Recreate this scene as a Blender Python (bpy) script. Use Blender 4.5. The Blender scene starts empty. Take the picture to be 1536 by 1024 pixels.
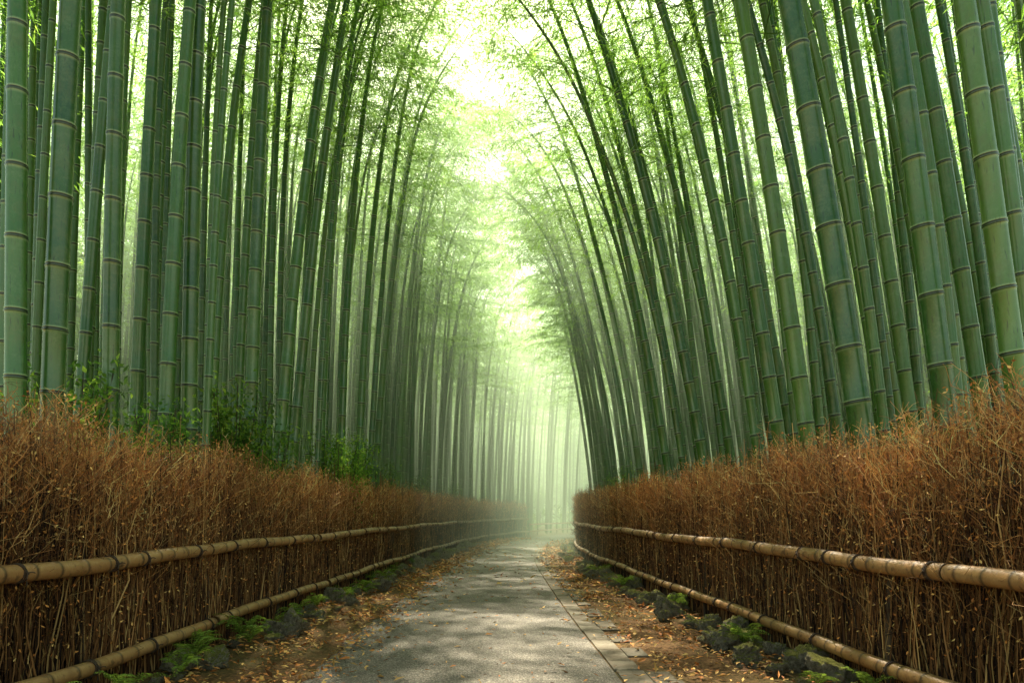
import bpy, math, random
import numpy as np
from mathutils import Vector, Matrix, Euler
rng = np.random.default_rng(7)
random.seed(7)
scene = bpy.context.scene
COL = scene.collection
UP = np.array([0, 0, 1.0])

# ------------------------------------------------------------------ helpers
def link(o):
    COL.objects.link(o); return o

def mesh_np(name, V, F, col=None, mats=(), smooth=False, matidx=None):
    me = bpy.data.meshes.new(name)
    V = np.asarray(V, dtype=np.float32)
    if not isinstance(F, (list, tuple)): F = [F]
    F = [np.asarray(f, dtype=np.int32) for f in F if len(f)]
    tot = np.concatenate([np.full(len(f), f.shape[1], dtype=np.int32) for f in F])
    loops = np.concatenate([f.ravel() for f in F])
    starts = np.concatenate([[0], np.cumsum(tot)[:-1]]).astype(np.int32)
    me.vertices.add(len(V)); me.vertices.foreach_set('co', V.ravel())
    me.loops.add(len(loops)); me.loops.foreach_set('vertex_index', loops)
    me.polygons.add(len(tot))
    me.polygons.foreach_set('loop_start', starts)
    me.polygons.foreach_set('loop_total', tot)
    if matidx is not None:
        me.polygons.foreach_set('material_index', np.asarray(matidx, dtype=np.int32))
    me.polygons.foreach_set('use_smooth', np.full(len(tot), bool(smooth)))
    if col is not None:
        a = me.attributes.new('Col', 'FLOAT_COLOR', 'POINT')
        c = np.ones((len(V), 4), dtype=np.float32); c[:, :col.shape[1]] = col
        a.data.foreach_set('color', c.ravel())
    for m in mats: me.materials.append(m)
    me.update(calc_edges=True)
    return me

def obj(name, me, **props):
    o = bpy.data.objects.new(name, me); link(o)
    for k, v in props.items(): o[k] = v
    return o

def norm(a):
    return a / np.maximum(np.linalg.norm(a, axis=-1, keepdims=True), 1e-9)

def strands(P, R, C, sides=3):
    N, K, _ = P.shape
    T = np.zeros_like(P)
    T[:, 1:-1] = P[:, 2:] - P[:, :-2]; T[:, 0] = P[:, 1] - P[:, 0]; T[:, -1] = P[:, -1] - P[:, -2]
    T = norm(T)
    ref = np.where(np.abs(T[..., 2:3]) > .9, np.array([1.0, 0, 0]), UP)
    A = norm(np.cross(T, ref)); B = np.cross(T, A)
    ang = np.arange(sides) / sides * 2 * np.pi
    V = P[:, :, None] + R[:, :, None, None] * (A[:, :, None] * np.cos(ang)[None, None, :, None] + B[:, :, None] * np.sin(ang)[None, None, :, None])
    V = V.reshape(-1, 3)
    n = np.arange(N)[:, None, None] * K * sides
    k = np.arange(K - 1)[None, :, None] * sides
    s = np.arange(sides)[None, None, :]; s2 = (s + 1) % sides
    F = np.stack([n + k + s, n + k + s2, n + k + sides + s2, n + k + sides + s], -1).reshape(-1, 4)
    col = np.repeat(C, K * sides, axis=0)
    return V, F, col

def leaves(P, D, Nn, L, W, C):
    D = norm(D); S = norm(np.cross(D, Nn)); Nn = np.cross(S, D)
    L = L[:, None]; W = W[:, None]
    a = P; b = P + D * L * .4 + S * W * .5 + Nn * L * .05; c = P + D * L - Nn * L * .08; d = P + D * L * .4 - S * W * .5 + Nn * L * .05
    V = np.stack([a, b, c, d], 1).reshape(-1, 3)
    F = np.arange(len(P) * 4).reshape(-1, 4)
    return V, F, np.repeat(C, 4, axis=0)

def merge(parts):
    Vs, Fs, Cs = [], [], []; off = 0
    for V, F, C in parts:
        Vs.append(V); Fs.append(F + off); Cs.append(C); off += len(V)
    return np.concatenate(Vs), np.concatenate(Fs), np.concatenate(Cs)

# ------------------------------------------------------------------ materials
def new_mat(name):
    m = bpy.data.materials.new(name); m.use_nodes = True
    nt = m.node_tree; nt.nodes.clear()
    out = nt.nodes.new('ShaderNodeOutputMaterial')
    return m, nt, out

def N(nt, typ, **kw):
    n = nt.nodes.new(typ)
    for k, v in kw.items():
        if k in n.inputs: n.inputs[k].default_value = v
        else: setattr(n, k, v)
    return n

def ramp(nt, fac, stops):
    r = nt.nodes.new('ShaderNodeValToRGB')
    els = r.color_ramp.elements
    while len(els) < len(stops): els.new(.5)
    for e, (p, c) in zip(els, stops):
        e.position = p; e.color = (c[0], c[1], c[2], 1)
    nt.links.new(fac, r.inputs[0]); return r.outputs[0]

def mixc(nt, fac, a, b, mode='MIX'):
    m = nt.nodes.new('ShaderNodeMix'); m.data_type = 'RGBA'; m.blend_type = mode
    for s, v in ((m.inputs[0], fac), (m.inputs[6], a), (m.inputs[7], b)):
        if isinstance(v, (int, float)): s.default_value = v
        elif isinstance(v, tuple): s.default_value = (*v, 1)
        else: nt.links.new(v, s)
    return m.outputs[2]

def mth(nt, op, a, b=None):
    m = nt.nodes.new('ShaderNodeMath'); m.operation = op
    for i, v in enumerate((a, b)):
        if v is None: continue
        if isinstance(v, (int, float)): m.inputs[i].default_value = v
        else: nt.links.new(v, m.inputs[i])
    return m.outputs[0]

def noise(nt, scale, detail=4, rough=.6, vec=None, out=0):
    n = N(nt, 'ShaderNodeTexNoise', Scale=scale, Detail=detail, Roughness=rough)
    if vec is not None: nt.links.new(vec, n.inputs['Vector'])
    return n.outputs[out]

def objcoord(nt, scale=(1, 1, 1), loc=None):
    t = nt.nodes.new('ShaderNodeTexCoord'); mp = nt.nodes.new('ShaderNodeMapping')
    mp.inputs['Scale'].default_value = scale
    nt.links.new(t.outputs['Object'], mp.inputs[0])
    if loc is not None: nt.links.new(loc, mp.inputs['Location'])
    return mp.outputs[0]

def bump(nt, h, strength=.3, dist=.02):
    b = N(nt, 'ShaderNodeBump', Strength=strength, Distance=dist)
    nt.links.new(h, b.inputs['Height']); return b.outputs[0]

def principled(nt, out, col, rough=.6, nrm=None, spec=.4):
    p = nt.nodes.new('ShaderNodeBsdfPrincipled')
    if isinstance(col, tuple): p.inputs['Base Color'].default_value = (*col, 1)
    else: nt.links.new(col, p.inputs['Base Color'])
    if isinstance(rough, (int, float)): p.inputs['Roughness'].default_value = rough
    else: nt.links.new(rough, p.inputs['Roughness'])
    p.inputs['Specular IOR Level'].default_value = spec
    if nrm is not None: nt.links.new(nrm, p.inputs['Normal'])
    nt.links.new(p.outputs[0], out.inputs[0]); return p

def attr(nt):
    return N(nt, 'ShaderNodeAttribute', attribute_name='Col').outputs['Color']

def culm_material():
    m, nt, out = new_mat('bamboo_culm_green')
    oi = nt.nodes.new('ShaderNodeObjectInfo')
    rnd = oi.outputs['Random']
    comb = nt.nodes.new('ShaderNodeCombineXYZ')
    nt.links.new(mth(nt, 'MULTIPLY', rnd, 37.0), comb.inputs[2])
    vec = objcoord(nt, (1, 1, 1), comb.outputs[0])
    vecs = objcoord(nt, (1, 1, .12), comb.outputs[0])
    base = ramp(nt, rnd, [(0, (.010, .060, .008)), (.35, (.022, .100, .013)), (.7, (.046, .145, .019)), (1, (.092, .178, .024))])
    streak = noise(nt, 30, 3, .6, vecs)
    c = mixc(nt, mth(nt, 'MULTIPLY', streak, .5), base, (.007, .036, .005))
    sep = nt.nodes.new('ShaderNodeSeparateColor'); nt.links.new(attr(nt), sep.inputs[0])
    c = mixc(nt, mth(nt, 'MULTIPLY', sep.outputs[2], .4), c, (.085, .185, .030))
    bl = ramp(nt, noise(nt, 6, 9, .9, vec), [(.5, (0, 0, 0)), (.60, (1, 1, 1))])
    c = mixc(nt, mth(nt, 'MULTIPLY', bl, .24), c, (.15, .225, .09))
    ol = ramp(nt, noise(nt, 1.8, 8, .85, vec), [(.48, (0, 0, 0)), (.60, (1, 1, 1))])
    c = mixc(nt, mth(nt, 'MULTIPLY', ol, .45), c, (.080, .105, .018))
    c = mixc(nt, mth(nt, 'MULTIPLY', sep.outputs[1], .85), c, (.33, .42, .22))
    sp = ramp(nt, noise(nt, 60, 3, .6, vecs), [(.60, (0, 0, 0)), (.70, (1, 1, 1))])
    c = mixc(nt, mth(nt, 'MULTIPLY', sp, .6), c, (.008, .015, .006))
    c = mixc(nt, sep.outputs[0], c, (.008, .010, .005))
    principled(nt, out, c, .27, bump(nt, streak, .15, .01), .55)
    return m

def leaf_material(name, tint=(1, 1, 1), trans=.55, rnd_amt=.5, tc=(2.3, 2.3, 1.5)):
    m, nt, out = new_mat(name)
    oi = nt.nodes.new('ShaderNodeObjectInfo')
    c = mixc(nt, 1.0, attr(nt), tint, 'MULTIPLY')
    hs = N(nt, 'ShaderNodeHueSaturation')
    nt.links.new(c, hs.inputs['Color'])
    nt.links.new(mth(nt, 'ADD', mth(nt, 'MULTIPLY', oi.outputs['Random'], rnd_amt), 1 - rnd_amt / 2), hs.inputs['Value'])
    c = hs.outputs[0]
    d = nt.nodes.new('ShaderNodeBsdfDiffuse'); nt.links.new(c, d.inputs['Color'])
    t = nt.nodes.new('ShaderNodeBsdfTranslucent')
    nt.links.new(mixc(nt, 1.0, c, tc, 'MULTIPLY'), t.inputs[0])
    mx = nt.nodes.new('ShaderNodeMixShader'); mx.inputs[0].default_value = trans
    nt.links.new(d.outputs[0], mx.inputs[1]); nt.links.new(t.outputs[0], mx.inputs[2])
    nt.links.new(mx.outputs[0], out.inputs[0]); return m

def attr_material(name, rough=.75, bumpscale=None, spec=.25):
    m, nt, out = new_mat(name)
    c = attr(nt); nrm = None
    if bumpscale:
        n = noise(nt, bumpscale, 4, .6, objcoord(nt))
        c = mixc(nt, mth(nt, 'MULTIPLY', n, .5), c, (.01, .006, .004)); nrm = bump(nt, n, .4, .02)
    principled(nt, out, c, rough, nrm, spec); return m

M_culm = culm_material()
M_leaf = leaf_material('bamboo_leaf')
M_shrub = leaf_material('shrub_leaf', trans=.35)
M_fern = leaf_material('fern_leaf', trans=.4)
M_twig = attr_material('dry_twigs', .7)
M_litter = attr_material('dry_leaf_litter', .8)

def rail_material():
    m, nt, out = new_mat('aged_bamboo_pole')
    sep = nt.nodes.new('ShaderNodeSeparateColor'); nt.links.new(attr(nt), sep.inputs[0])
    v = objcoord(nt)
    n = noise(nt, 3, 6, .7, v); n2 = noise(nt, 40, 4, .7, v)
    c = ramp(nt, n, [(.3, (.26, .12, .04)), (.5, (.45, .24, .085)), (.7, (.56, .33, .13))])
    c = mixc(nt, mth(nt, 'MULTIPLY', n2, .6), c, (.16, .07, .026))
    c = mixc(nt, mth(nt, 'MULTIPLY', sep.outputs[2], .45), c, (.36, .155, .048))
    sp = ramp(nt, noise(nt, 14, 3, .6, v), [(.56, (0, 0, 0)), (.68, (1, 1, 1))])
    c = mixc(nt, mth(nt, 'MULTIPLY', sp, .65), c, (.07, .033, .016))
    c = mixc(nt, sep.outputs[0], c, (.04, .022, .012))
    principled(nt, out, c, .5, bump(nt, n2, .3, .01), .35); return m
M_rail = rail_material()

m, nt, out = new_mat('dark_twine'); principled(nt, out, ramp(nt, noise(nt, 60, 3, .6, objcoord(nt)), [(.3, (.025, .014, .009)), (.7, (.085, .048, .028))]), .85); M_twine = m
m, nt, out = new_mat('dark_wood_post'); principled(nt, out, ramp(nt, noise(nt, 20, 4, .6, objcoord(nt, (1, 1, .2))), [(.3, (.03, .02, .012)), (.7, (.12, .07, .035))]), .8); M_post = m

m, nt, out = new_mat('leaf_litter_soil')
v = objcoord(nt)
n1 = noise(nt, .8, 5, .6, v); n2 = noise(nt, 22, 5, .7, v)
c = ramp(nt, n2, [(.3, (.045, .026, .014)), (.5, (.15, .08, .034)), (.7, (.30, .155, .06))])
c = mixc(nt, ramp(nt, n1, [(.45, (0, 0, 0)), (.65, (.7, .7, .7))]), c, (.075, .078, .026))
principled(nt, out, c, .95, bump(nt, n2, .8, .05), .1); M_ground = m

m, nt, out = new_mat('worn_asphalt')
v = objcoord(nt)
vor = N(nt, 'ShaderNodeTexVoronoi', Scale=84.0); nt.links.new(v, vor.inputs['Vector'])
sepc = nt.nodes.new('ShaderNodeSeparateColor'); nt.links.new(vor.outputs['Color'], sepc.inputs[0])
c = ramp(nt, sepc.outputs[0], [(0, (.045, .037, .028)), (.45, (.118, .098, .074)), (.8, (.20, .168, .127)), (1, (.36, .31, .235))])
big = noise(nt, .5, 4, .55, v)
c = mixc(nt, ramp(nt, big, [(.38, (.15, .15, .15)), (.62, (0, 0, 0))]), c, (.06, .047, .034))
mid = noise(nt, 16, 5, .7, v)
c = mixc(nt, ramp(nt, mid, [(.5, (0, 0, 0)), (.72, (.35, .35, .35))]), c, (.17, .12, .068))
nb_ = mth(nt, 'ADD', vor.outputs['Distance'], mth(nt, 'MULTIPLY', noise(nt, 12, 4, .7, v), .6))
principled(nt, out, c, .76, bump(nt, nb_, .9, .014), .3); M_asphalt = m

m, nt, out = new_mat('kerb_stone')
v = objcoord(nt)
c = mixc(nt, 1.0, attr(nt), ramp(nt, noise(nt, 18, 5, .7, v), [(.3, (.5, .47, .40)), (.7, (1, 1, .95))]), 'MULTIPLY')
c = mixc(nt, ramp(nt, noise(nt, 2.5, 4, .6, v), [(.40, (0, 0, 0)), (.6, (.9, .9, .9))]), c, (.10, .072, .040))
principled(nt, out, c, .85, bump(nt, noise(nt, 35, 4, .7, v), .5, .01), .25); M_stone = m

m, nt, out = new_mat('mossy_rock')
v = objcoord(nt)
geo = nt.nodes.new('ShaderNodeNewGeometry'); sx = nt.nodes.new('ShaderNodeSeparateXYZ'); nt.links.new(geo.outputs['Normal'], sx.inputs[0])
c = ramp(nt, noise(nt, 3, 8, .85, v), [(.38, (.09, .072, .05)), (.5, (.33, .275, .19)), (.62, (.56, .48, .34))])
mo = mth(nt, 'MULTIPLY', ramp(nt, mth(nt, 'ADD', mth(nt, 'MULTIPLY', sx.outputs[2], .5), noise(nt, 2, 8, .85, v)), [(.74, (0, 0, 0)), (.88, (1, 1, 1))]), .9)
c = mixc(nt, mo, c, ramp(nt, noise(nt, 20, 5, .8, v), [(.35, (.09, .095, .02)), (.65, (.40, .38, .07))]))
principled(nt, out, c, .95, bump(nt, noise(nt, 6, 8, .9, v), 1.0, .12), .1); M_rock = m

# ------------------------------------------------------------------ path geometry
ctrl = np.array([(-.2, -12), (-.2, -4), (-.18, 5), (-.30, 12), (-.28, 22), (-.05, 28), (.6, 35), (1.9, 42), (4.3, 50), (8, 57), (13.5, 63), (22, 67.5), (34, 70), (50, 71)], float)
def catmull(P, n=24):
    out = []
    Q = np.vstack([2 * P[0] - P[1], P, 2 * P[-1] - P[-2]])
    for i in range(1, len(Q) - 2):
        t = np.linspace(0, 1, n, endpoint=False)[:, None]
        a, b, c_, d = Q[i - 1], Q[i], Q[i + 1], Q[i + 2]
        out.append(.5 * ((2 * b) + (-a + c_) * t + (2 * a - 5 * b + 4 * c_ - d) * t ** 2 + (-a + 3 * b - 3 * c_ + d) * t ** 3))
    out.append(P[-1][None]); return np.vstack(out)
CL = catmull(ctrl)
seg = np.linalg.norm(np.diff(CL, axis=0), axis=1); arc = np.concatenate([[0], np.cumsum(seg)])
S_TOT = arc[-1]
def cpos(s):
    s = np.asarray(s, float)
    return np.stack([np.interp(s, arc, CL[:, 0]), np.interp(s, arc, CL[:, 1])], -1)
def ctan(s):
    a = cpos(np.clip(np.asarray(s) + .4, 0, S_TOT)) - cpos(np.clip(np.asarray(s) - .4, 0, S_TOT)); return norm(a)
def hw(s):
    return np.interp(s, [0, 17, 24, 34, 40, 60, 90], [3.3, 3.3, 3.05, 2.65, 2.5, 2.5, 2.6])
def offs(s, o):
    t = ctan(s); n = np.stack([t[..., 1], -t[..., 0]], -1)
    return cpos(s) + n * np.asarray(o)[..., None]
def dist_cl(X, Y):
    P = np.stack([X, Y], -1).reshape(-1, 1, 2)
    D = np.full(len(P), 1e9)
    for i in range(0, len(P), 4000):
        D[i:i + 4000] = np.min(np.linalg.norm(P[i:i + 4000] - CL[None, ::3], axis=2), axis=1)
    return D.reshape(np.shape(X))
def ground_z(X, Y):
    d = dist_cl(np.asarray(X, float), np.asarray(Y, float))
    t = np.clip((d - 3.4) / 4, 0, 1); t = t * t * (3 - 2 * t)
    return .35 * t + .06 * np.sin(X * 1.3 + 1) * np.sin(Y * .9) * t

xs = np.concatenate([np.linspace(-500, -60, 12), np.arange(-58, -8, 2), np.arange(-8, 8.01, .4), np.arange(10, 60, 2), np.linspace(62, 500, 12)])
ys = np.concatenate([np.linspace(-300, -12, 8), np.arange(-10, 40, .5), np.arange(40, 100, 1.5), np.linspace(102, 700, 20)])
GX, GY = np.meshgrid(xs, ys); GZ = ground_z(GX, GY)
V = np.stack([GX, GY, GZ], -1).reshape(-1, 3)
i = np.arange(len(ys) - 1)[:, None] * len(xs) + np.arange(len(xs) - 1)[None]
F = np.stack([i, i + 1, i + 1 + len(xs), i + len(xs)], -1).reshape(-1, 4)
o = obj('ground', mesh_np('ground', V, F, mats=[M_ground], smooth=True), kind='structure', label='leaf-strewn brown soil of the bamboo grove', category='ground')

s = np.arange(0, S_TOT, .15)
wob = lambda s, k: .06 * np.sin(s * 1.7 + k) + .04 * np.sin(s * 4.1 + 2 * k) + .02 * np.sin(s * 9.7)
us = np.linspace(0, 1, 9)
lo = -.54 * hw(s) + wob(s, 0); hi = .37 * hw(s)
rows = []
for u in us:
    p = offs(s, lo + (hi - lo) * u); z = .012 + .03 * (1 - (2 * u - 1) ** 2)
    rows.append(np.column_stack([p, np.full(len(s), z)]))
V = np.stack(rows, 1).reshape(-1, 3)
i = np.arange(len(s) - 1)[:, None] * 9 + np.arange(8)[None]
F = np.stack([i, i + 1, i + 10, i + 9], -1).reshape(-1, 4)
obj('path', mesh_np('path', V, F, mats=[M_asphalt], smooth=True), kind='structure', label='worn grey asphalt footpath bending through the grove', category='path')

Vs = []; Fs = []; Cs = []; off = 0
for row, (a, b) in enumerate(((.375, .455), (.459, .535))):
    ss = 2.0 + row * .3
    while ss < 62:
        L = random.uniform(.4, .7) if row == 0 else random.uniform(.3, .6)
        h = hw(ss); g = .002
        if row == 1 and random.random() < .3: ss += L; continue
        oa, ob = a * h + random.uniform(-.004, .004), b * h + random.uniform(-.01, .01) * (1 + row)
        z = .019 + random.uniform(-.002, .002); tilt = random.uniform(-.003, .003)
        cs = [(ss + g, oa), (ss + L - g, oa), (ss + L - g, ob), (ss + g, ob)]
        P = offs(np.array([c_[0] for c_ in cs]), np.array([c_[1] for c_ in cs]))
        cen = P.mean(0); inn = cen + (P - cen) * .97
        vv = np.vstack([np.column_stack([P, [0] * 4]), np.column_stack([P, [z - .006] * 4]), np.column_stack([inn, [z, z, z + tilt, z + tilt]])])
        ff = [[8, 11, 10, 9]] + [[k, (k + 1) % 4, 4 + (k + 1) % 4, 4 + k] for k in range(4)] + [[4 + k, 4 + (k + 1) % 4, 8 + (k + 1) % 4, 8 + k] for k in range(4)]
        t = random.uniform(.85, 1.12); cc = np.array([.20, .165, .12]) * t * (1 if row == 0 else .85)
        Vs.append(vv); Fs.append(np.array(ff) + off); Cs.append(np.tile(cc, (12, 1))); off += 12
        ss += L
obj('stone_kerb', mesh_np('stone_kerb', np.vstack(Vs), np.vstack(Fs), np.vstack(Cs), [M_stone]), kind='structure', label='flat weathered stone edging beside the asphalt path', category='kerb')

# ------------------------------------------------------------------ fences
def tube_mesh(name, C, R, colr, mats, sides=14, caps=True):
    V, F, col = strands(C[None], R[None], np.zeros((1, 3)), sides)
    col = np.repeat(colr, sides, axis=0)
    Fl = [F]
    if caps:
        K = len(C); Fl.append(np.arange(sides)[None, :]); Fl.append((np.arange(sides)[::-1] + (K - 1) * sides)[None, :])
    return mesh_np(name, V, Fl, col, mats, smooth=True)

def tie_mesh(R):
    parts = []
    for j, (dx, tl) in enumerate([(-.014, .1), (-.004, -.08), (.006, .06), (.015, -.1)]):
        a = np.linspace(0, 2 * np.pi, 19)
        P = np.stack([dx + tl * .15 * np.sin(a), (R + .001) * np.cos(a), (R + .001) * np.sin(a)], -1)
        parts.append(strands(P[None], np.full((1, 19), .0048), np.zeros((1, 3)), 6))
    for k in range(3):
        a = np.linspace(0, 2 * np.pi, 9); c0 = np.array([random.uniform(-.012, .012), -(R + .006), random.uniform(-.01, .015)])
        P = c0 + np.stack([.012 * np.cos(a), .004 * np.sin(2 * a), .012 * np.sin(a)], -1)
        parts.append(strands(P[None], np.full((1, 9), .0045), np.zeros((1, 3)), 5))
    for dx, dz in ((.05, .03), (-.04, -.05)):
        t = np.linspace(0, 1, 5)[:, None]
        P = np.array([0, -(R + .010), 0]) + t * np.array([dx, -.02, dz]) + t * t * np.array([0, 0, -.03])
        parts.append(strands(P[None], np.full((1, 5), .004), np.zeros((1, 3)), 5))
    V, F, C = merge(parts)
    return mesh_np('twine_tie', V, F, None, [M_twine], smooth=True)
TIE = tie_mesh(.065)
attr_core = attr_material('light_block_dark', .9, 25)  # near-black material for the light-blocking slab inside the fences

def fence(side, s0, s1, label):
    e = bpy.data.objects.new('brushwood_fence', None); link(e)
    p0 = offs(np.array([s0]), side * hw(np.array([s0])))[0]
    e.location = (p0[0], p0[1], 0); e['label'] = label; e['category'] = 'fence'; e['group'] = 'brushwood fences lining the path'
    inv = Vector((-p0[0], -p0[1], 0))
    def child(name, me):
        c = bpy.data.objects.new(name, me); link(c); c.parent = e
        c.location = inv
        return c
    def off3(s_, d, z):
        p = offs(s_, side * (hw(s_) + d)); return np.column_stack([p, z])
    sg = np.linspace(s0, s1, 2000); w = np.minimum(1, 9.0 / np.maximum(sg - 12, 1)) ** 1.0
    cdf = np.cumsum(w); cdf /= cdf[-1]; length_eq = np.sum(w) * (s1 - s0) / 2000
    samp = lambda n: np.interp(rng.random(n), cdf, sg)
    lod = lambda s_: np.sqrt(np.maximum(1, (s_ - 12) / 9.0))
    topz = lambda s_: 2.18 + .26 * np.exp(-np.maximum(s_ - 15, 0) / 5) + .09 * np.sin(s_ * 1.9 + side) + .08 * np.sin(s_ * 5.3) + .07 * np.sin(s_ * 11 + side) + .05 * np.sin(s_ * 23)
    tone = lambda s_: .95 + .22 * np.sin(s_ * 2.3 + side) * np.sin(s_ * .9 + 1)
    parts = []
    K = 4; t = np.linspace(0, 1, K)
    n = int(400 * length_eq); S = samp(n)
    dep = .07 + .36 * rng.random(n) ** 1.7
    h = rng.uniform(.6, 2.1, n); z0 = rng.uniform(0, .7, n) * (rng.random(n) < .5)
    lean = rng.normal(0, .24, n)
    P = np.zeros((n, K, 3))
    for k in range(K):
        P[:, k] = off3(S + lean * t[k] * h * .55 + rng.normal(0, .030, n), dep + rng.normal(0, .02, n) - .03 * t[k], z0 + (h) * t[k] * .9)
    R = (.0035 + .006 * rng.random(n) ** 2)[:, None] * lod(S)[:, None] * np.linspace(1, .5, K)[None]
    pal = np.array([(.215, .095, .034), (.37, .18, .065), (.10, .043, .018), (.62, .37, .14), (.026, .013, .008)])
    C = pal[rng.choice(5, n, p=[.27, .19, .21, .09, .24])] * rng.uniform(.7, 1.25, (n, 1)) * tone(S)[:, None]
    parts.append(strands(P, R, C))
    # fine twigs
    n = int(1900 * length_eq); S = samp(n)
    dep = .02 + .5 * rng.random(n); tz = topz(S)
    z0 = .25 + (tz - .55) * rng.random(n) ** .60
    L = rng.uniform(.12, .42, n)
    ang = rng.normal(0, .34, n) + rng.normal(0, .7, n) * (rng.random(n) < .35); spread = rng.normal(0, .30, n) - .08
    L = np.minimum(L, (tz + .50 * rng.random(n) ** 3 - z0)); L = np.maximum(L, .08)
    kink = rng.normal(0, .06, (n, K, 2))
    P = np.zeros((n, K, 3))
    for k in range(K):
        q = L * t[k]
        P[:, k] = off3(S + np.sin(ang) * q + kink[:, k, 0] * t[k], dep + spread * q + kink[:, k, 1] * t[k], z0 + np.cos(ang) * q)
    R = (.0017 + .0019 * rng.random(n) ** 1.5)[:, None] * lod(S)[:, None] * np.linspace(1.1, .5, K)[None]
    pal = np.array([(.43, .175, .054), (.60, .275, .085), (.24, .087, .031), (.88, .54, .21), (.075, .031, .015)])
    C = pal[rng.choice(5, n, p=[.31, .23, .21, .12, .13])] * rng.uniform(.6, 1.25, (n, 1)) * tone(S)[:, None]
    C *= np.clip((z0 / 1.5), .25, 1.25)[:, None]  # low twigs darker: partly own colour, partly deeper lower-zone shadow painted in
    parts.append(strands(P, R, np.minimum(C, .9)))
    m2 = int(n * 1.9); idx = rng.choice(n, m2); kk = rng.integers(1, 4, m2)
    st = P[idx, kk]; ddir = norm(P[idx, 3] - P[idx, 0] + 1e-4); rd = norm(rng.normal(0, 1, (m2, 3)))
    dd = norm(ddir + rd * 1.0); LL = rng.uniform(.04, .13, m2) * np.sqrt(lod(S[idx]))
    P2 = np.stack([st, st + dd * LL[:, None] * .5 + rng.normal(0, .012, (m2, 3)), st + dd * LL[:, None]], 1)
    R2 = (.0015 * lod(S[idx]))[:, None] * np.array([1.0, .8, .5])[None]
    parts.append(strands(P2, R2, np.minimum(C[idx] * 1.1, .85)))
    n3 = int(1200 * length_eq); S3 = samp(n3); d3 = rng.uniform(-.04, .4, n3); z3 = rng.uniform(.05, 1.0, n3) ** .6 * topz(S3)
    P3 = off3(S3, d3, z3); sc = lod(S3)
    C3 = np.array([(.70, .29, .07), (.50, .18, .048), (.82, .49, .16)])[rng.integers(0, 3, n3)] * rng.uniform(.5, 1.15, (n3, 1))
    parts.append(leaves(P3, rng.normal(0, 1, (n3, 3)), rng.normal(0, 1, (n3, 3)), .036 * sc, .016 * sc, C3))
    V, F, C = merge(parts)
    child('brushwood', mesh_np('brushwood', V, F, C, [M_twig]))
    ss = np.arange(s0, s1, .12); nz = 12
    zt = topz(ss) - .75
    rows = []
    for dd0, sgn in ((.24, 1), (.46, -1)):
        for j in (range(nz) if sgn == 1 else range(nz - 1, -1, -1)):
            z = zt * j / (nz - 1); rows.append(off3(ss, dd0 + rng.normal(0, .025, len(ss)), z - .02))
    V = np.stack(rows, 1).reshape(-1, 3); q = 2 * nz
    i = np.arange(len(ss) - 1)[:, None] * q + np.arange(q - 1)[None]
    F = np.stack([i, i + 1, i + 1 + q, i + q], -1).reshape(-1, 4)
    child('light_block_core', mesh_np('light_block_core', V, F, np.tile([.022, .011, .007], (len(V), 1)), [attr_core]))  # dark inner slab, added to block light behind the twigs
    for zr, rad in ((1.13, .066), (.30, .062)):
        ss = s0
        while ss < s1 - .5:
            Lp = random.uniform(3.6, 5.2); se = min(ss + Lp, s1)
            pts = []; q = ss
            while q < se:
                il = random.uniform(.26, .36); r_i = random.random()
                for dq, rr, nd in ((0, 1.05, .8), (.008, 1.0, .9), (.016, 1.05, .3), (.04, 1.0, 0), (il * .5, .985, 0), (il - .02, 1.0, .1)):
                    if q + dq <= se: pts.append((q + dq, rr, nd, r_i))
                q += il
            pts = np.array(pts)
            if len(pts) < 8: break
            tt = (pts[:, 0] - ss) / Lp; qa = pts[:, 0]
            Cc = off3(qa, np.full(len(pts), -.01) + .010 * np.sin(qa * 1.3), zr + .014 * np.sin(qa * .9 + zr) + .006 * np.sin(qa * 2.7))
            rr = rad * pts[:, 1] * (1 - .03 * tt)
            colr = np.column_stack([pts[:, 2], np.zeros(len(pts)), pts[:, 3]])
            base = Cc[0].copy()
            me = tube_mesh('rail', Cc - base, rr, colr, [M_rail], 16)
            c = bpy.data.objects.new('rail', me); link(c); c.parent = e; c.location = Vector(base) + inv
            ss = se + .004
        q = s0 + .5; cnt = 0
        while q < min(s1, 52) and cnt < 45:
            p = off3(np.array([q]), np.array([-.01]) + .01 * math.sin(q * 1.3), np.array([zr + .014 * math.sin(q * .9 + zr) + .006 * math.sin(q * 2.7)]))[0]; tg = ctan(np.array([q]))[0]
            ang = math.atan2(tg[1], tg[0]) + (math.pi if side > 0 else 0)
            c = bpy.data.objects.new('twine_tie', TIE); link(c); c.parent = e
            c.location = Vector(p) + inv; c.rotation_euler = (0, 0, ang); sc = random.uniform(1.03, 1.08); c.scale = (random.uniform(.9, 1.4), sc, sc)
            q += random.choice((.55, 1.15, 1.3, 1.0)); cnt += 1
    q = s0 + .8
    while q < s1:
        p = off3(np.array([q]), np.array([.10]), np.array([0.]))[0]
        zz = np.linspace(-.05, 1.28, 6); P = np.column_stack([rng.normal(0, .006, 6), rng.normal(0, .006, 6), zz])
        me = tube_mesh('post', P, np.array([.04, .038, .036, .037, .035, .03]), np.zeros((6, 3)), [M_post], 9)
        c = bpy.data.objects.new('post', me); link(c); c.parent = e; c.location = Vector(p) + inv
        q += 2.4
    return e
fence(-1, 12.5, 60, 'tall dry brown brushwood fence with bamboo rails')
fence(1, 12.5, 62, 'tall dry brown brushwood fence with bamboo rails')

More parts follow.
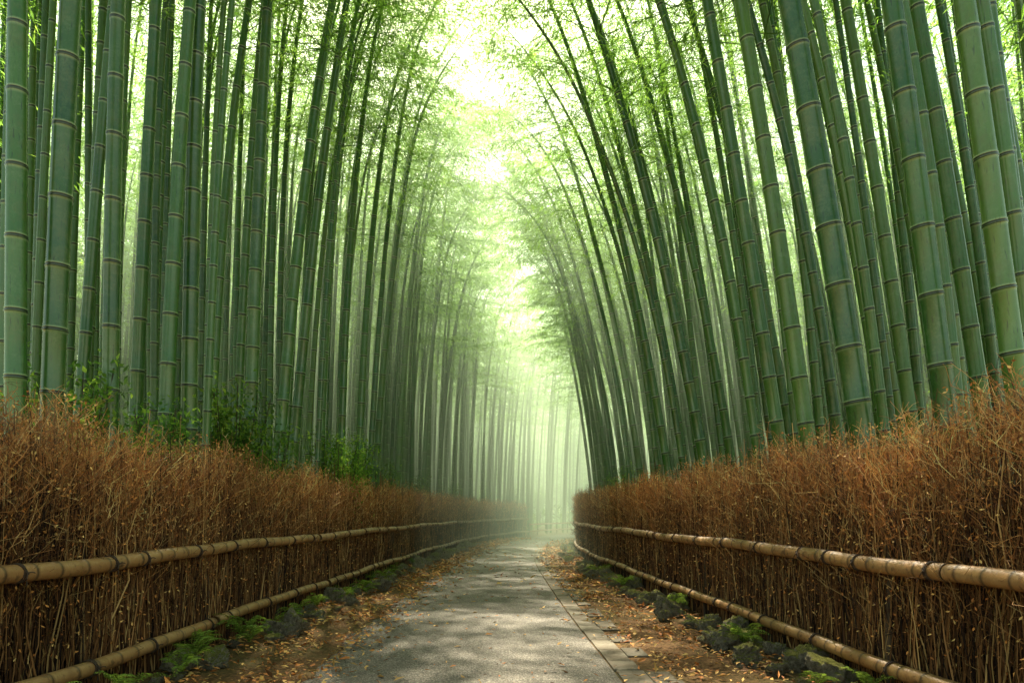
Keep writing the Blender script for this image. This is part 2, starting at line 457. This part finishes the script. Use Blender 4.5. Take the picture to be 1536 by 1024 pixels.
def low_fence():
    e = bpy.data.objects.new('low_bamboo_fence', None); link(e)
    s0, s1 = 60.4, 80
    p0 = offs(np.array([s0]), -hw(np.array([s0])))[0]; e.location = (p0[0], p0[1], 0)
    e['label'] = 'low open bamboo rail fence at the path bend'; e['category'] = 'fence'
    for zr in (.3, .75):
        ss = np.arange(s0, s1, .3); p = offs(ss, -hw(ss)); C = np.column_stack([p - p0, np.full(len(ss), zr)])
        me = tube_mesh('rail', C, .05 + .003 * np.cos(np.arange(len(ss)) * np.pi), np.column_stack([.3 * (np.arange(len(ss)) % 2), 0 * ss, rng.random(len(ss))]), [M_rail], 8)
        c = bpy.data.objects.new('rail', me); link(c); c.parent = e
    q = s0
    while q < s1:
        p = offs(np.array([q]), -hw(np.array([q])) - .07)[0] - p0
        me = tube_mesh('post', np.column_stack([np.zeros(4), np.zeros(4), np.array([-.05, .3, .6, .85])]), np.array([.045, .043, .042, .04]), np.zeros((4, 3)), [M_post], 8)
        c = bpy.data.objects.new('post', me); link(c); c.parent = e; c.location = (p[0], p[1], 0); q += 1.8
low_fence()

# ------------------------------------------------------------------ bamboo
def centre(t, H, B, nod, pw):
    z = H * t - nod * 2.2 * np.maximum(0, t - .72) ** 2 * H * .35
    x = B * t ** pw + nod * 9 * np.maximum(0, t - .72) ** 2
    return np.stack([x, np.zeros_like(t), z], -1)

def culm_mesh(D, H, B, nod, pw, seed, sides=12, il0=.42):
    r = random.Random(seed); zs = []; z = 0
    r0 = D / 2; b_ = 1.0
    while z < H * .985:
        f = z / H
        il = il0 * (.75 + .5 * min(1, f * 5)) * (1 - .35 * max(0, f - .6)) * r.uniform(.93, 1.07)
        rv = r.random()
        for dz, k, nd, blm in ((0, 1.075, .6, .2), (.005 * b_, 1.01, 1, .0), (.012 * b_, 1.01, 1, .0), (.018 * b_, 1.065, .1, .9), (.025 * b_, 1.02, 0, .4), (.038 * b_, .99, 0, 0), (il * .5, .98, 0, 0), (il - .04, .99, 0, 0), (il - .017, 1.02, .0, .4), (il - .009, 1.045, .9, .05)):
            if z + dz < H * .985: zs.append((z + dz, k, nd, blm, rv))
        z += il
    A = np.array(zs); t = A[:, 0] / H
    rad = r0 * np.interp(t, [0, .3, .6, .85, 1], [1, .92, .68, .35, .08]) * A[:, 1]
    C = centre(t, H, B, nod, pw)
    colr = np.column_stack([A[:, 2], A[:, 3], A[:, 4]])
    return tube_mesh('culm', C, rad, colr, [M_culm], sides)

def crown_arrays(H, B, nod, pw, seed, nb=40, ncl=6, nl=8, t0=.56, Ls=1.0, bs=1.0):
    g = np.random.default_rng(seed)
    t = t0 + (1 - t0) * g.random(nb) ** .8; az = g.uniform(0, 2 * np.pi, nb)
    bl = (2.1 * (1 - t) ** .55 + .6) * g.uniform(.7, 1.2, nb) * bs
    st = centre(t, H, B, nod, pw); dr = np.column_stack([np.cos(az), np.sin(az), np.zeros(nb)])
    u = np.array([0, .35, .7, 1.0]); el = g.uniform(.2, .5, nb)
    P = st[:, None] + dr[:, None] * (bl[:, None] * u)[..., None] + UP * ((el * bl)[:, None] * (u - 1.15 * u ** 2.2))[..., None]
    br = strands(P, np.array([.010, .007, .004, .002])[None] * np.ones((nb, 1)), np.tile([.09, .15, .05], (nb, 1)))
    n = nb * ncl; bi = np.repeat(np.arange(nb), ncl); uu = g.uniform(.25, 1.05, n)
    cp = st[bi] + dr[bi] * (bl[bi] * uu)[:, None] + UP * ((el * bl)[bi] * (uu - 1.15 * uu ** 2.2))[:, None]
    cp += g.normal(0, 1, (n, 3)) * np.array([.14, .14, .03])
    cd = norm(dr[bi] + g.normal(0, .45, (n, 3)) * [1, 1, .2])
    m = n * nl; ci = np.repeat(np.arange(n), nl)
    lp = cp[ci] + cd[ci] * g.uniform(-.26, .26, (m, 1)) + g.normal(0, .030, (m, 3))
    ld = cd[ci] + g.normal(0, .45, (m, 3)) + np.array([0, 0, -.5])
    ln = UP + g.normal(0, .45, (m, 3))
    L = g.uniform(.08, .155, m) * Ls; W = L * g.uniform(.12, .17, m) * (1 + .25 * (Ls - 1))
    pal = np.array([(.12, .215, .042), (.09, .168, .037), (.152, .242, .050), (.065, .125, .030)])
    C = pal[g.choice(4, n, p=[.4, .3, .15, .15])][ci] * g.uniform(.75, 1.2, (m, 1))
    lv = leaves(lp, ld, ln, L, W, C)
    return merge([lv, br])

VAR = {}
def mk(key, n, Br, pw, **kw):
    VAR[key] = []
    for k in range(n):
        H = 14 + 4 * rng.random(); B = rng.uniform(*Br); nod = rng.uniform(.5, 1.1); sd_ = int(rng.integers(0, 99999))
        cm = culm_mesh(.155, H, B, nod, pw, sd_, 12, rng.uniform(.36, .5))
        V, F, C = crown_arrays(H, B, nod, pw, sd_, **kw)
        VAR[key].append((cm, mesh_np('crown', V, F, C, [M_leaf])))
mk('dl', 5, (.1, .6), 2.6, nb=34, ncl=5, t0=.62)
mk('dr', 6, (.5, 1.5), 2.0, nb=34, ncl=5, t0=.60)
mk('el', 5, (1.5, 2.8), 4.2, nb=60, ncl=12, t0=.57, bs=1.6)
mk('er', 6, (2.1, 3.9), 2.8, nb=60, ncl=12, t0=.54, bs=1.55)

# (bearing x/y, distance y, lean dx/dz, diameter)
near_tab = [
 (-.678, 6.3, 0.0, .18), (-.624, 6.6, .045, .21), (-.59, 9.0, .06, .15), (-.545, 7.5, .015, .175), (-.51, 9.2, .05, .17), (-.475, 8.8, .03, .19), (-.44, 9.2, .01, .21),
 (-.41, 12, .03, .17), (-.355, 11.6, .03, .22), (-.315, 12.8, .07, .22), (-.293, 13.8, .085, .20), (-.26, 15.5, .03, .2), (-.232, 17, .02, .18), (-.207, 18, .03, .19), (-.18, 20, .06, .19), (-.152, 23, .04, .2), (-.118, 28, .03, .2), (-.095, 32, .05, .2),
 (.475, 7.5, -.145, .265), (.588, 7.0, -.13, .225), (.688, 6.4, -.135, .20), (.643, 8.3, -.13, .19), (.40, 9.4, -.13, .22), (.356, 10.5, -.155, .20), (.33, 12.5, -.14, .18), (.252, 13.8, -.155, .21), (.543, 9.8, -.12, .18), (.202, 16.8, -.14, .19), (.165, 20.5, -.12, .19), (.227, 17.5, -.13, .18), (.29, 15, -.14, .18), (.44, 11.5, -.14, .18), (.375, 13.5, -.14, .17), (.62, 11.5, -.12, .18), (.50, 13, -.13, .17), (.70, 9, -.12, .17),
]
plants = []
for b, d, s_, D in near_tab:
    zb = 1.55 + .14 * d
    plants.append([b * d - s_ * zb, d, D, s_, True, 4.0, 4.0])
tries = np.vstack([rng.uniform([-30, 7], [30, 60], (10000, 2)), rng.uniform([-58, 7], [58, 110], (16000, 2)), rng.uniform([-25, 60], [60, 150], (3000, 2))])
dcl = dist_cl(tries[:, 0], tries[:, 1])
pos = [(p[0], p[1]) for p in plants]
cellmap = {}
def ok(x, y, r):
    cx, cy = int(math.floor(x)), int(math.floor(y))
    for a in range(-3, 4):
        for b in range(-3, 4):
            for q in cellmap.get((cx + a, cy + b), ()):
                if (q[0] - x) ** 2 + (q[1] - y) ** 2 < r * r: return False
    return True
for p in pos: cellmap.setdefault((int(math.floor(p[0])), int(math.floor(p[1]))), []).append(p)
def side_of(x, y):
    i = np.argmin((CL[:, 0] - x) ** 2 + (CL[:, 1] - y) ** 2); i = min(i, len(CL) - 2)
    t = CL[i + 1] - CL[i]; return 1 if (t[1] * (x - CL[i, 0]) - t[0] * (y - CL[i, 1])) > 0 else -1
for (x, y), d in zip(tries, dcl):
    hwid = float(hw(y + 12)) if y < 50 else 2.6
    if d < hwid + .62 or abs(x) > .80 * y + 2.0: continue
    sd = side_of(x, y)
    if sd > 0 and d < hwid + (1.1 if y < 18 else .85): continue
    r = (.62 if y < 18 else .80) if (d < 10 and y < 42) else (1.0 if y < 60 and d < 22 else 2.0)
    if y > 66 and -12 < x < 35: r = 2.0
    if not ok(x, y, r): continue
    cellmap.setdefault((int(math.floor(x)), int(math.floor(y))), []).append((x, y))
    ln = max(.002, rng.normal(.020, .016)) if sd < 0 else min(-.002, rng.normal(-.10, .018) * np.interp(y, [12, 35, 50], [1, .75, .45]))
    ln *= np.interp(d, [3, 12, 30], [1, .9, .5])
    plants.append([x, y, rng.uniform(.10, .165), ln, False, d - hwid, d])
plants.sort(key=lambda p: -(p[2] / p[1] * (1 if abs(p[0]) < .74 * p[1] else .3)) - (5 if p[4] else 0))
IND = plants[:290]; REST = plants[290:]
print('PLANTS', len(plants))

for k, (x, y, D, ln, nearf, de, d) in enumerate(IND):
    e = bpy.data.objects.new('bamboo_plant', None); link(e)
    gz = float(ground_z(np.array([x]), np.array([y]))[0])
    e.location = (x, y, gz - .03)
    if nearf:
        H = rng.uniform(14.5, 17); pw = 3.2 if ln >= 0 else 2.4
        B = rng.uniform(.3, .8) if y < 12 else (rng.uniform(1.0, 2.0) if ln > 0 else rng.uniform(1.2, 2.4)); nod = rng.uniform(.4, .9)
        cm = culm_mesh(D, H, B, nod, pw, 500 + k, 20 if y < 14 else 14, rng.uniform(.43, .52))
        V, F, C = crown_arrays(H, B, nod, pw, 900 + k, nb=(26 if y < 11 else 60), ncl=(4 if y < 11 else 11), t0=(.6 if y < 11 else .55), bs=1.55); cr = mesh_np('crown', V, F, C, [M_leaf]); scl = 1
    else:
        key = ('e' if de < 2.4 else 'd') + ('l' if ln > 0 else 'r')
        cm, cr = VAR[key][int(rng.integers(0, len(VAR[key])))]; scl = rng.uniform(.85, 1.12)
    rz = (math.pi if ln < 0 else 0) + rng.normal(0, .3)
    R = Matrix.Rotation(math.atan(ln), 4, 'Y') @ Matrix.Rotation(rng.normal(0, .012), 4, 'X') @ Matrix.Rotation(rz, 4, 'Z')
    e.rotation_euler = R.to_euler()
    sxy = scl * (1 if nearf else D / .155 * .6 + .4)
    e.scale = (sxy, sxy, scl)
    e['label'] = ('thick ringed green bamboo culm leaning over the brushwood fence' if D > .17 else 'tall slender green bamboo with feathery leafy crown')
    e['category'] = 'bamboo'; e['group'] = 'bamboo plants of the grove'
    for nm, me in (('culm', cm), ('crown', cr)):
        c = bpy.data.objects.new(nm, me); link(c); c.parent = e

LOW = {}
def mklow(key, n, Br, pw, **kw):
    LOW[key] = []
    for k in range(n):
        H = 14 + 4 * rng.random(); B = rng.uniform(*Br); nod = rng.uniform(.5, 1.3)
        zz = []; q = 0
        while q < H * .97:
            zz += [(q, 1.05, .0, .5), (q + .03, 1.05, .7, .2), (q + .07, 1, 0, 0), (q + .40, 1, 0, .1)]; q += .46
        A = np.array(zz); t = A[:, 0] / H
        P = centre(t, H, B, nod, pw)
        cv = list(strands(P[None], (.070 * np.interp(t, [0, .3, .6, .85, 1], [1, .92, .68, .35, .08]) * A[:, 1])[None], np.zeros((1, 3)), 6))
        cv[2] = np.repeat(np.column_stack([A[:, 2], A[:, 3], A[:, 3] * 0 + .5]), 6, axis=0)
        t = np.linspace(0, .98, 12); P = centre(t, H, B, nod, pw)
        cf = list(strands(P[None], (.078 * np.interp(t, [0, .3, .6, .85, 1], [1, .92, .68, .35, .08]))[None], np.array([[.05, .15, .5]]), 5))
        LOW[key].append((cv, cf, crown_arrays(H, B, nod, pw, 300 + k, **kw)))
mklow('dl', 4, (.2, .8), 2.6, nb=38, ncl=5, nl=4, t0=.48, Ls=1.7, bs=1.1)
mklow('dr', 4, (.6, 1.6), 2.0, nb=38, ncl=5, nl=4, t0=.48, Ls=1.7, bs=1.1)
mklow('el', 3, (1.1, 2.2), 3.4, nb=48, ncl=9, nl=5, t0=.50, Ls=1.45, bs=1.4)
mklow('er', 3, (1.6, 3.2), 2.6, nb=48, ncl=9, nl=5, t0=.50, Ls=1.45, bs=1.4)
mklow('far', 4, (.3, 1.6), 2.4, nb=68, ncl=7, nl=4, t0=.12, Ls=2.3, bs=1.25)
Vc, Fc, Cc, Vl, Fl, Cl = [], [], [], [], [], []; oc = ol = 0
for x, y, D, ln, _, de, d in REST:
    key = ('e' if de < 2.4 else 'd') + ('l' if ln > 0 else 'r')
    if d > 15 or (y > 76 and rng.random() < .5): key = 'far'
    cv, cf, lv = LOW[key][int(rng.integers(0, len(LOW[key])))]
    if y > 45: cv = cf
    gz = float(ground_z(np.array([x]), np.array([y]))[0]) - .05
    rz = (math.pi if ln < 0 else 0) + rng.normal(0, .4)
    R = np.array((Matrix.Rotation(math.atan(ln), 3, 'Y') @ Matrix.Rotation(rz, 3, 'Z'))) * rng.uniform(.85, 1.15)
    v = cv[0] @ R.T + [x, y, gz]; Vc.append(v); Fc.append(cv[1] + oc); cc = cv[2].copy(); cc[:, 2] = rng.random(); Cc.append(cc); oc += len(v)
    v = lv[0] @ R.T + [x, y, gz]; Vl.append(v); Fl.append(lv[1] + ol); Cl.append(lv[2] * rng.uniform(.75, 1.25)); ol += len(v)
Vg = np.vstack(Vc + Vl); Fg = np.vstack(Fc + [f + oc for f in Fl]); Cg = np.vstack(Cc + Cl)
mi = np.concatenate([np.zeros(sum(len(f) for f in Fc), int), np.ones(sum(len(f) for f in Fl), int)])
obj('distant_bamboo_grove', mesh_np('distant_bamboo_grove', Vg, Fg, Cg, [M_culm, M_leaf], matidx=mi), kind='stuff', label='hazy far-off mass of bamboo stems and foliage', category='bamboo grove')

# ------------------------------------------------------------------ shrubs
def shrub_mesh(seed, n=2900, r=.19, h=1.0):
    g = np.random.default_rng(seed)
    ns = 22; az = g.uniform(0, 6.28, ns); t = np.linspace(0, 1, 4)
    tip = np.column_stack([np.cos(az) * r * g.uniform(.2, 1, ns), np.sin(az) * r * g.uniform(.2, 1, ns), h * g.uniform(.6, 1.02, ns)])
    P = tip[:, None] * np.stack([t ** 1.4, t ** 1.4, t], -1)[None]
    st = strands(P, np.array([.006, .005, .003, .002])[None] * np.ones((ns, 1)), np.tile([.06, .05, .03], (ns, 1)))
    si = g.integers(0, ns, n); uu = g.uniform(.6, 1.03, n)
    lp = tip[si] * np.stack([uu ** 1.4, uu ** 1.4, uu], -1) + g.normal(0, .036, (n, 3))
    C = np.array([(.095, .18, .03), (.055, .125, .023), (.16, .25, .04)])[g.integers(0, 3, n)] * g.uniform(.7, 1.2, (n, 1))
    lv = leaves(lp, g.normal(0, 1, (n, 3)) + [0, 0, .2], UP + g.normal(0, .5, (n, 3)), g.uniform(.020, .036, n), g.uniform(.010, .017, n), C)
    return merge([lv, st])
SH = []
for k in range(4):
    V, F, C = shrub_mesh(k); SH.append(mesh_np('evergreen_shrub', V, F, C, [M_shrub]))
shr = [(-4.05, 10.6, 3.25), (-3.95, 11.4, 2.85), (-3.75, 15.6, 3.2), (-3.7, 17.0, 3.1), (-4.4, 7.3, 2.95), (-4.2, 8.7, 2.8), (-3.7, 21, 2.9), (-3.4, 26, 2.8), (-2.8, 35, 2.8),
       (3.35, 22, 2.9), (0, 60, 3.2), (2.5, 66, 3.4), (6, 72, 3.6), (-2, 56, 3.2), (9, 73, 3.4)]
for x, y, sc in shr:
    o = obj('evergreen_shrub', SH[random.randrange(4)], label='dark green leafy shrub behind the brushwood fence', category='shrub', group='shrubs under the bamboo')
    o.location = (x, y, float(ground_z(np.array([x]), np.array([y]))[0])); o.rotation_euler = (0, 0, random.uniform(0, 6)); o.scale = (sc, sc, sc)

n = 26000
U = np.column_stack([rng.uniform(-40, 40, n), 6 + 90 * rng.random(n) ** 1.3]); d = dist_cl(U[:, 0], U[:, 1])
U = U[(d > 4.2) & (np.abs(U[:, 0]) < .8 * U[:, 1] + 3)]; n = len(U)
z = ground_z(U[:, 0], U[:, 1]); P = np.column_stack([U, z + rng.uniform(0, 1, n) ** 1.6 * 1.7])
C = np.array([(.09, .16, .03), (.06, .12, .025), (.13, .20, .035)])[rng.integers(0, 3, n)]
sc = np.clip(U[:, 1] / 12, 1, 3.5)
V, F, C = leaves(P, rng.normal(0, 1, (n, 3)) + [0, 0, .6], UP + rng.normal(0, .6, (n, 3)), .18 * sc, .05 * sc, C)
obj('undergrowth', mesh_np('undergrowth', V, F, C, [M_shrub]), kind='stuff', label='low green undergrowth covering the grove floor', category='undergrowth')

# ------------------------------------------------------------------ rocks
from mathutils import noise as mn
import bmesh
RK = []
for k in range(8):
    g = np.random.default_rng(40 + k)
    pn = norm(g.normal(0, 1, (13, 3))); ph = g.uniform(.5, 1.0, 13)
    bm = bmesh.new(); bmesh.ops.create_icosphere(bm, subdivisions=5, radius=1)
    for v in bm.verts:
        p = np.array(v.co); dt = pn @ p
        r_ = min(1.15, float(np.min(np.where(dt > .05, ph / np.maximum(dt, .05), 9))))
        pv = Vector(p)
        q = pv * 1.3 + Vector((k * 7.3, 0, 0))
        f = r_ * (1 + .20 * mn.noise(q * 1.5) + .18 * mn.noise(q * 4) + .12 * mn.noise(q * 10) + .07 * mn.noise(q * 22))
        v.co = Vector((pv.x * f * 1.15, pv.y * f * .85, pv.z * f * .78))
    me = bpy.data.meshes.new('mossy_rock'); bm.to_mesh(me); bm.free(); me.materials.append(M_rock)
    me.polygons.foreach_set('use_smooth', [True] * len(me.polygons)); RK.append(me)
for side in (-1, 1):
    q = 14.5
    while q < 46:
        for rep in range(random.choice((1, 2, 2, 3))):
            off_ = side * (hw(q) - random.uniform(.10, .66)); p = offs(np.array([q + random.uniform(-.3, .3)]), np.array([off_]))[0]
            o = obj('mossy_rock', RK[random.randrange(8)], label='rough stone capped with green moss under the fence', category='rock', group='mossy rocks along the fence foot')
            s_ = random.uniform(.06, .16) if random.random() < .85 else random.uniform(.16, .23); o.location = (p[0], p[1], s_ * .42); o.rotation_euler = (random.uniform(-.4, .4), random.uniform(-.4, .4), random.uniform(0, 6)); o.scale = (s_, s_, s_ * random.uniform(.8, 1.4))
        q += random.uniform(.3, .8)

# ------------------------------------------------------------------ ferns
def fern_mesh(seed):
    g = np.random.default_rng(seed); parts = []
    for k in range(9):
        az = k / 9 * 6.28 + g.normal(0, .3); L = g.uniform(.26, .44); n = 17
        t = np.linspace(0, 1, n); dr = np.array([math.cos(az), math.sin(az), 0]); up0 = g.uniform(1.2, 1.9)
        P = dr * (L * t)[:, None] + UP * (L * (up0 * t - 1.1 * t ** 2))[:, None]
        parts.append(strands(P[None], np.linspace(.004, .001, n)[None], np.array([[.10, .13, .03]]), 3))
        sd = np.cross(dr, UP); T = np.gradient(P, axis=0)
        for sg in (-1, 1):
            w = .085 * np.sin(np.pi * np.clip(t * .92 + .08, 0, 1)) ** .8 + .010
            D_ = sg * sd + .45 * norm(T) + g.normal(0, .1, (n, 3)) + [0, 0, -.2]
            C = np.tile([.17, .235, .048], (n, 1)) * g.uniform(.45, 1.3, (n, 1))
            parts.append(leaves(P, D_, np.tile(UP, (n, 1)) + dr * .5, w, np.full(n, .018), C))
    return merge(parts)
FN = []
for k in range(4):
    V, F, C = fern_mesh(k); FN.append(mesh_np('fern', V, F, C, [M_fern]))
for side, lst in ((-1, [17.4, 18.1, 18.9, 19.7, 20.5, 21.3, 22.4, 23.6, 24.8, 26, 28, 30, 33]), (1, [18, 20.4, 23.3, 26.5, 30])):
    for q in lst:
        for rep in range(2):
            p = offs(np.array([q + random.uniform(-.3, .3)]), np.array([side * (hw(q) - random.uniform(.12, .48))]))[0]
            o = obj('fern', FN[random.randrange(4)], label='small green fern growing among mossy rocks', category='fern', group='ferns along the path verge')
            o.location = (p[0], p[1], random.uniform(.05, .16)); o.rotation_euler = (random.uniform(-.2, .2), random.uniform(-.2, .2), random.uniform(0, 6)); o.scale = (random.uniform(.5, .9),) * 3

# ------------------------------------------------------------------ fallen leaves
n = 38000
S = 15 + 40 * rng.random(n) ** 1.7; h = hw(S); sd = rng.random(n)
o_ = np.where(sd < .45, -h * (.47 + .52 * rng.random(n) ** .9), np.where(sd < .88, h * (.42 + .57 * rng.random(n) ** .7), h * np.where(rng.random(n) < .6, -.53 + .25 * np.abs(rng.normal(0, .5, n)), rng.uniform(-.6, .6, n))))
clump = .5 + .5 * np.sin(S * 2.1 + o_ * 3) * np.sin(S * .9 - o_ * 5)
keep = rng.random(n) < np.where(sd < .88, .15 + .85 * clump ** 1.7, .5)
S, o_ = S[keep], o_[keep]; n = len(S)
p = offs(S, o_); P = np.column_stack([p, .045 + rng.uniform(0, .012, n)])
C = np.array([(.74, .29, .065), (.52, .18, .045), (.80, .46, .14), (.22, .10, .04), (.64, .37, .11)])[rng.integers(0, 5, n)] * rng.uniform(.5, 1.15, (n, 1))
sc = np.sqrt(np.clip((S - 12) / 8, 1, 5)) * np.where(rng.random(n) < .25, 1.6, 1)
D_ = rng.normal(0, 1, (n, 3)) * [1, 1, .25]
V, F, C = leaves(P, D_, UP + rng.normal(0, .3, (n, 3)), rng.uniform(.03, .085, n) * sc, rng.uniform(.014, .034, n) * sc, C)
obj('fallen_leaves', mesh_np('fallen_leaves', V, F, C, [M_litter]), kind='stuff', label='scattered dry orange and brown leaves on the verges', category='fallen leaves')

# ------------------------------------------------------------------ mist: green-lit scattering, neutral extinction
m = bpy.data.materials.new('morning_mist'); m.use_nodes = True; nt = m.node_tree; nt.nodes.clear()
out = nt.nodes.new('ShaderNodeOutputMaterial'); vs = nt.nodes.new('ShaderNodeVolumeScatter'); va = nt.nodes.new('ShaderNodeVolumeAbsorption'); ad = nt.nodes.new('ShaderNodeAddShader')
MC = (.80, 1.0, .72, 1); DN = .024
vs.inputs['Color'].default_value = MC; vs.inputs['Density'].default_value = DN; vs.inputs['Anisotropy'].default_value = .5
va.inputs['Color'].default_value = (MC[0] * .98, 1.0, MC[2], 1); va.inputs['Density'].default_value = DN
nt.links.new(vs.outputs[0], ad.inputs[0]); nt.links.new(va.outputs[0], ad.inputs[1]); nt.links.new(ad.outputs[0], out.inputs['Volume'])
x0, x1, y0, y1, z0, z1 = -75, 75, 17, 165, -.5, 17
V = np.array([(x, y, z) for z in (z0, z1) for y in (y0, y1) for x in (x0, x1)])
F = np.array([(0, 2, 3, 1), (4, 5, 7, 6), (0, 1, 5, 4), (2, 6, 7, 3), (0, 4, 6, 2), (1, 3, 7, 5)])
obj('mist', mesh_np('mist', V, F, mats=[m]), kind='stuff', label='pale green morning mist hanging among the bamboo', category='mist')

# ------------------------------------------------------------------ light, sky, camera
EL, AZ = math.radians(48), math.radians(-6)
Sd = Vector((math.sin(AZ) * math.cos(EL), math.cos(AZ) * math.cos(EL), math.sin(EL)))
sun = bpy.data.lights.new('sun', 'SUN'); sun.energy = 30; sun.angle = math.radians(.7); sun.color = (1, .92, .72)
so = bpy.data.objects.new('sun', sun); link(so); so.rotation_euler = (-Sd).to_track_quat('-Z', 'Y').to_euler(); so.location = Sd * 60
w = bpy.data.worlds.new('World'); scene.world = w; w.use_nodes = True; nt = w.node_tree; nt.nodes.clear()
sky = nt.nodes.new('ShaderNodeTexSky'); sky.sky_type = 'NISHITA'; sky.sun_disc = False; sky.sun_elevation = EL; sky.sun_rotation = AZ
sky.dust_density = 1.0; sky.air_density = 1.2; sky.ozone_density = 1.5
bg = nt.nodes.new('ShaderNodeBackground'); bg.inputs[1].default_value = .41
hz = mixc(nt, 1.0, sky.outputs[0], (1.12, 1.02, .64), 'MULTIPLY')
nt.links.new(hz, bg.inputs[0])
wo = nt.nodes.new('ShaderNodeOutputWorld'); nt.links.new(bg.outputs[0], wo.inputs[0])
cam = bpy.data.cameras.new('camera'); cam.lens = 25.8; cam.sensor_width = 36; cam.shift_y = .1667; cam.clip_end = 2000; cam.clip_start = .05
co = bpy.data.objects.new('camera', cam); link(co); co.location = (0, 0, 1.55); co.rotation_euler = (math.radians(90), 0, 0)
scene.camera = co
scene.view_settings.view_transform = 'Standard'; scene.view_settings.look = 'None'; scene.view_settings.exposure = 0
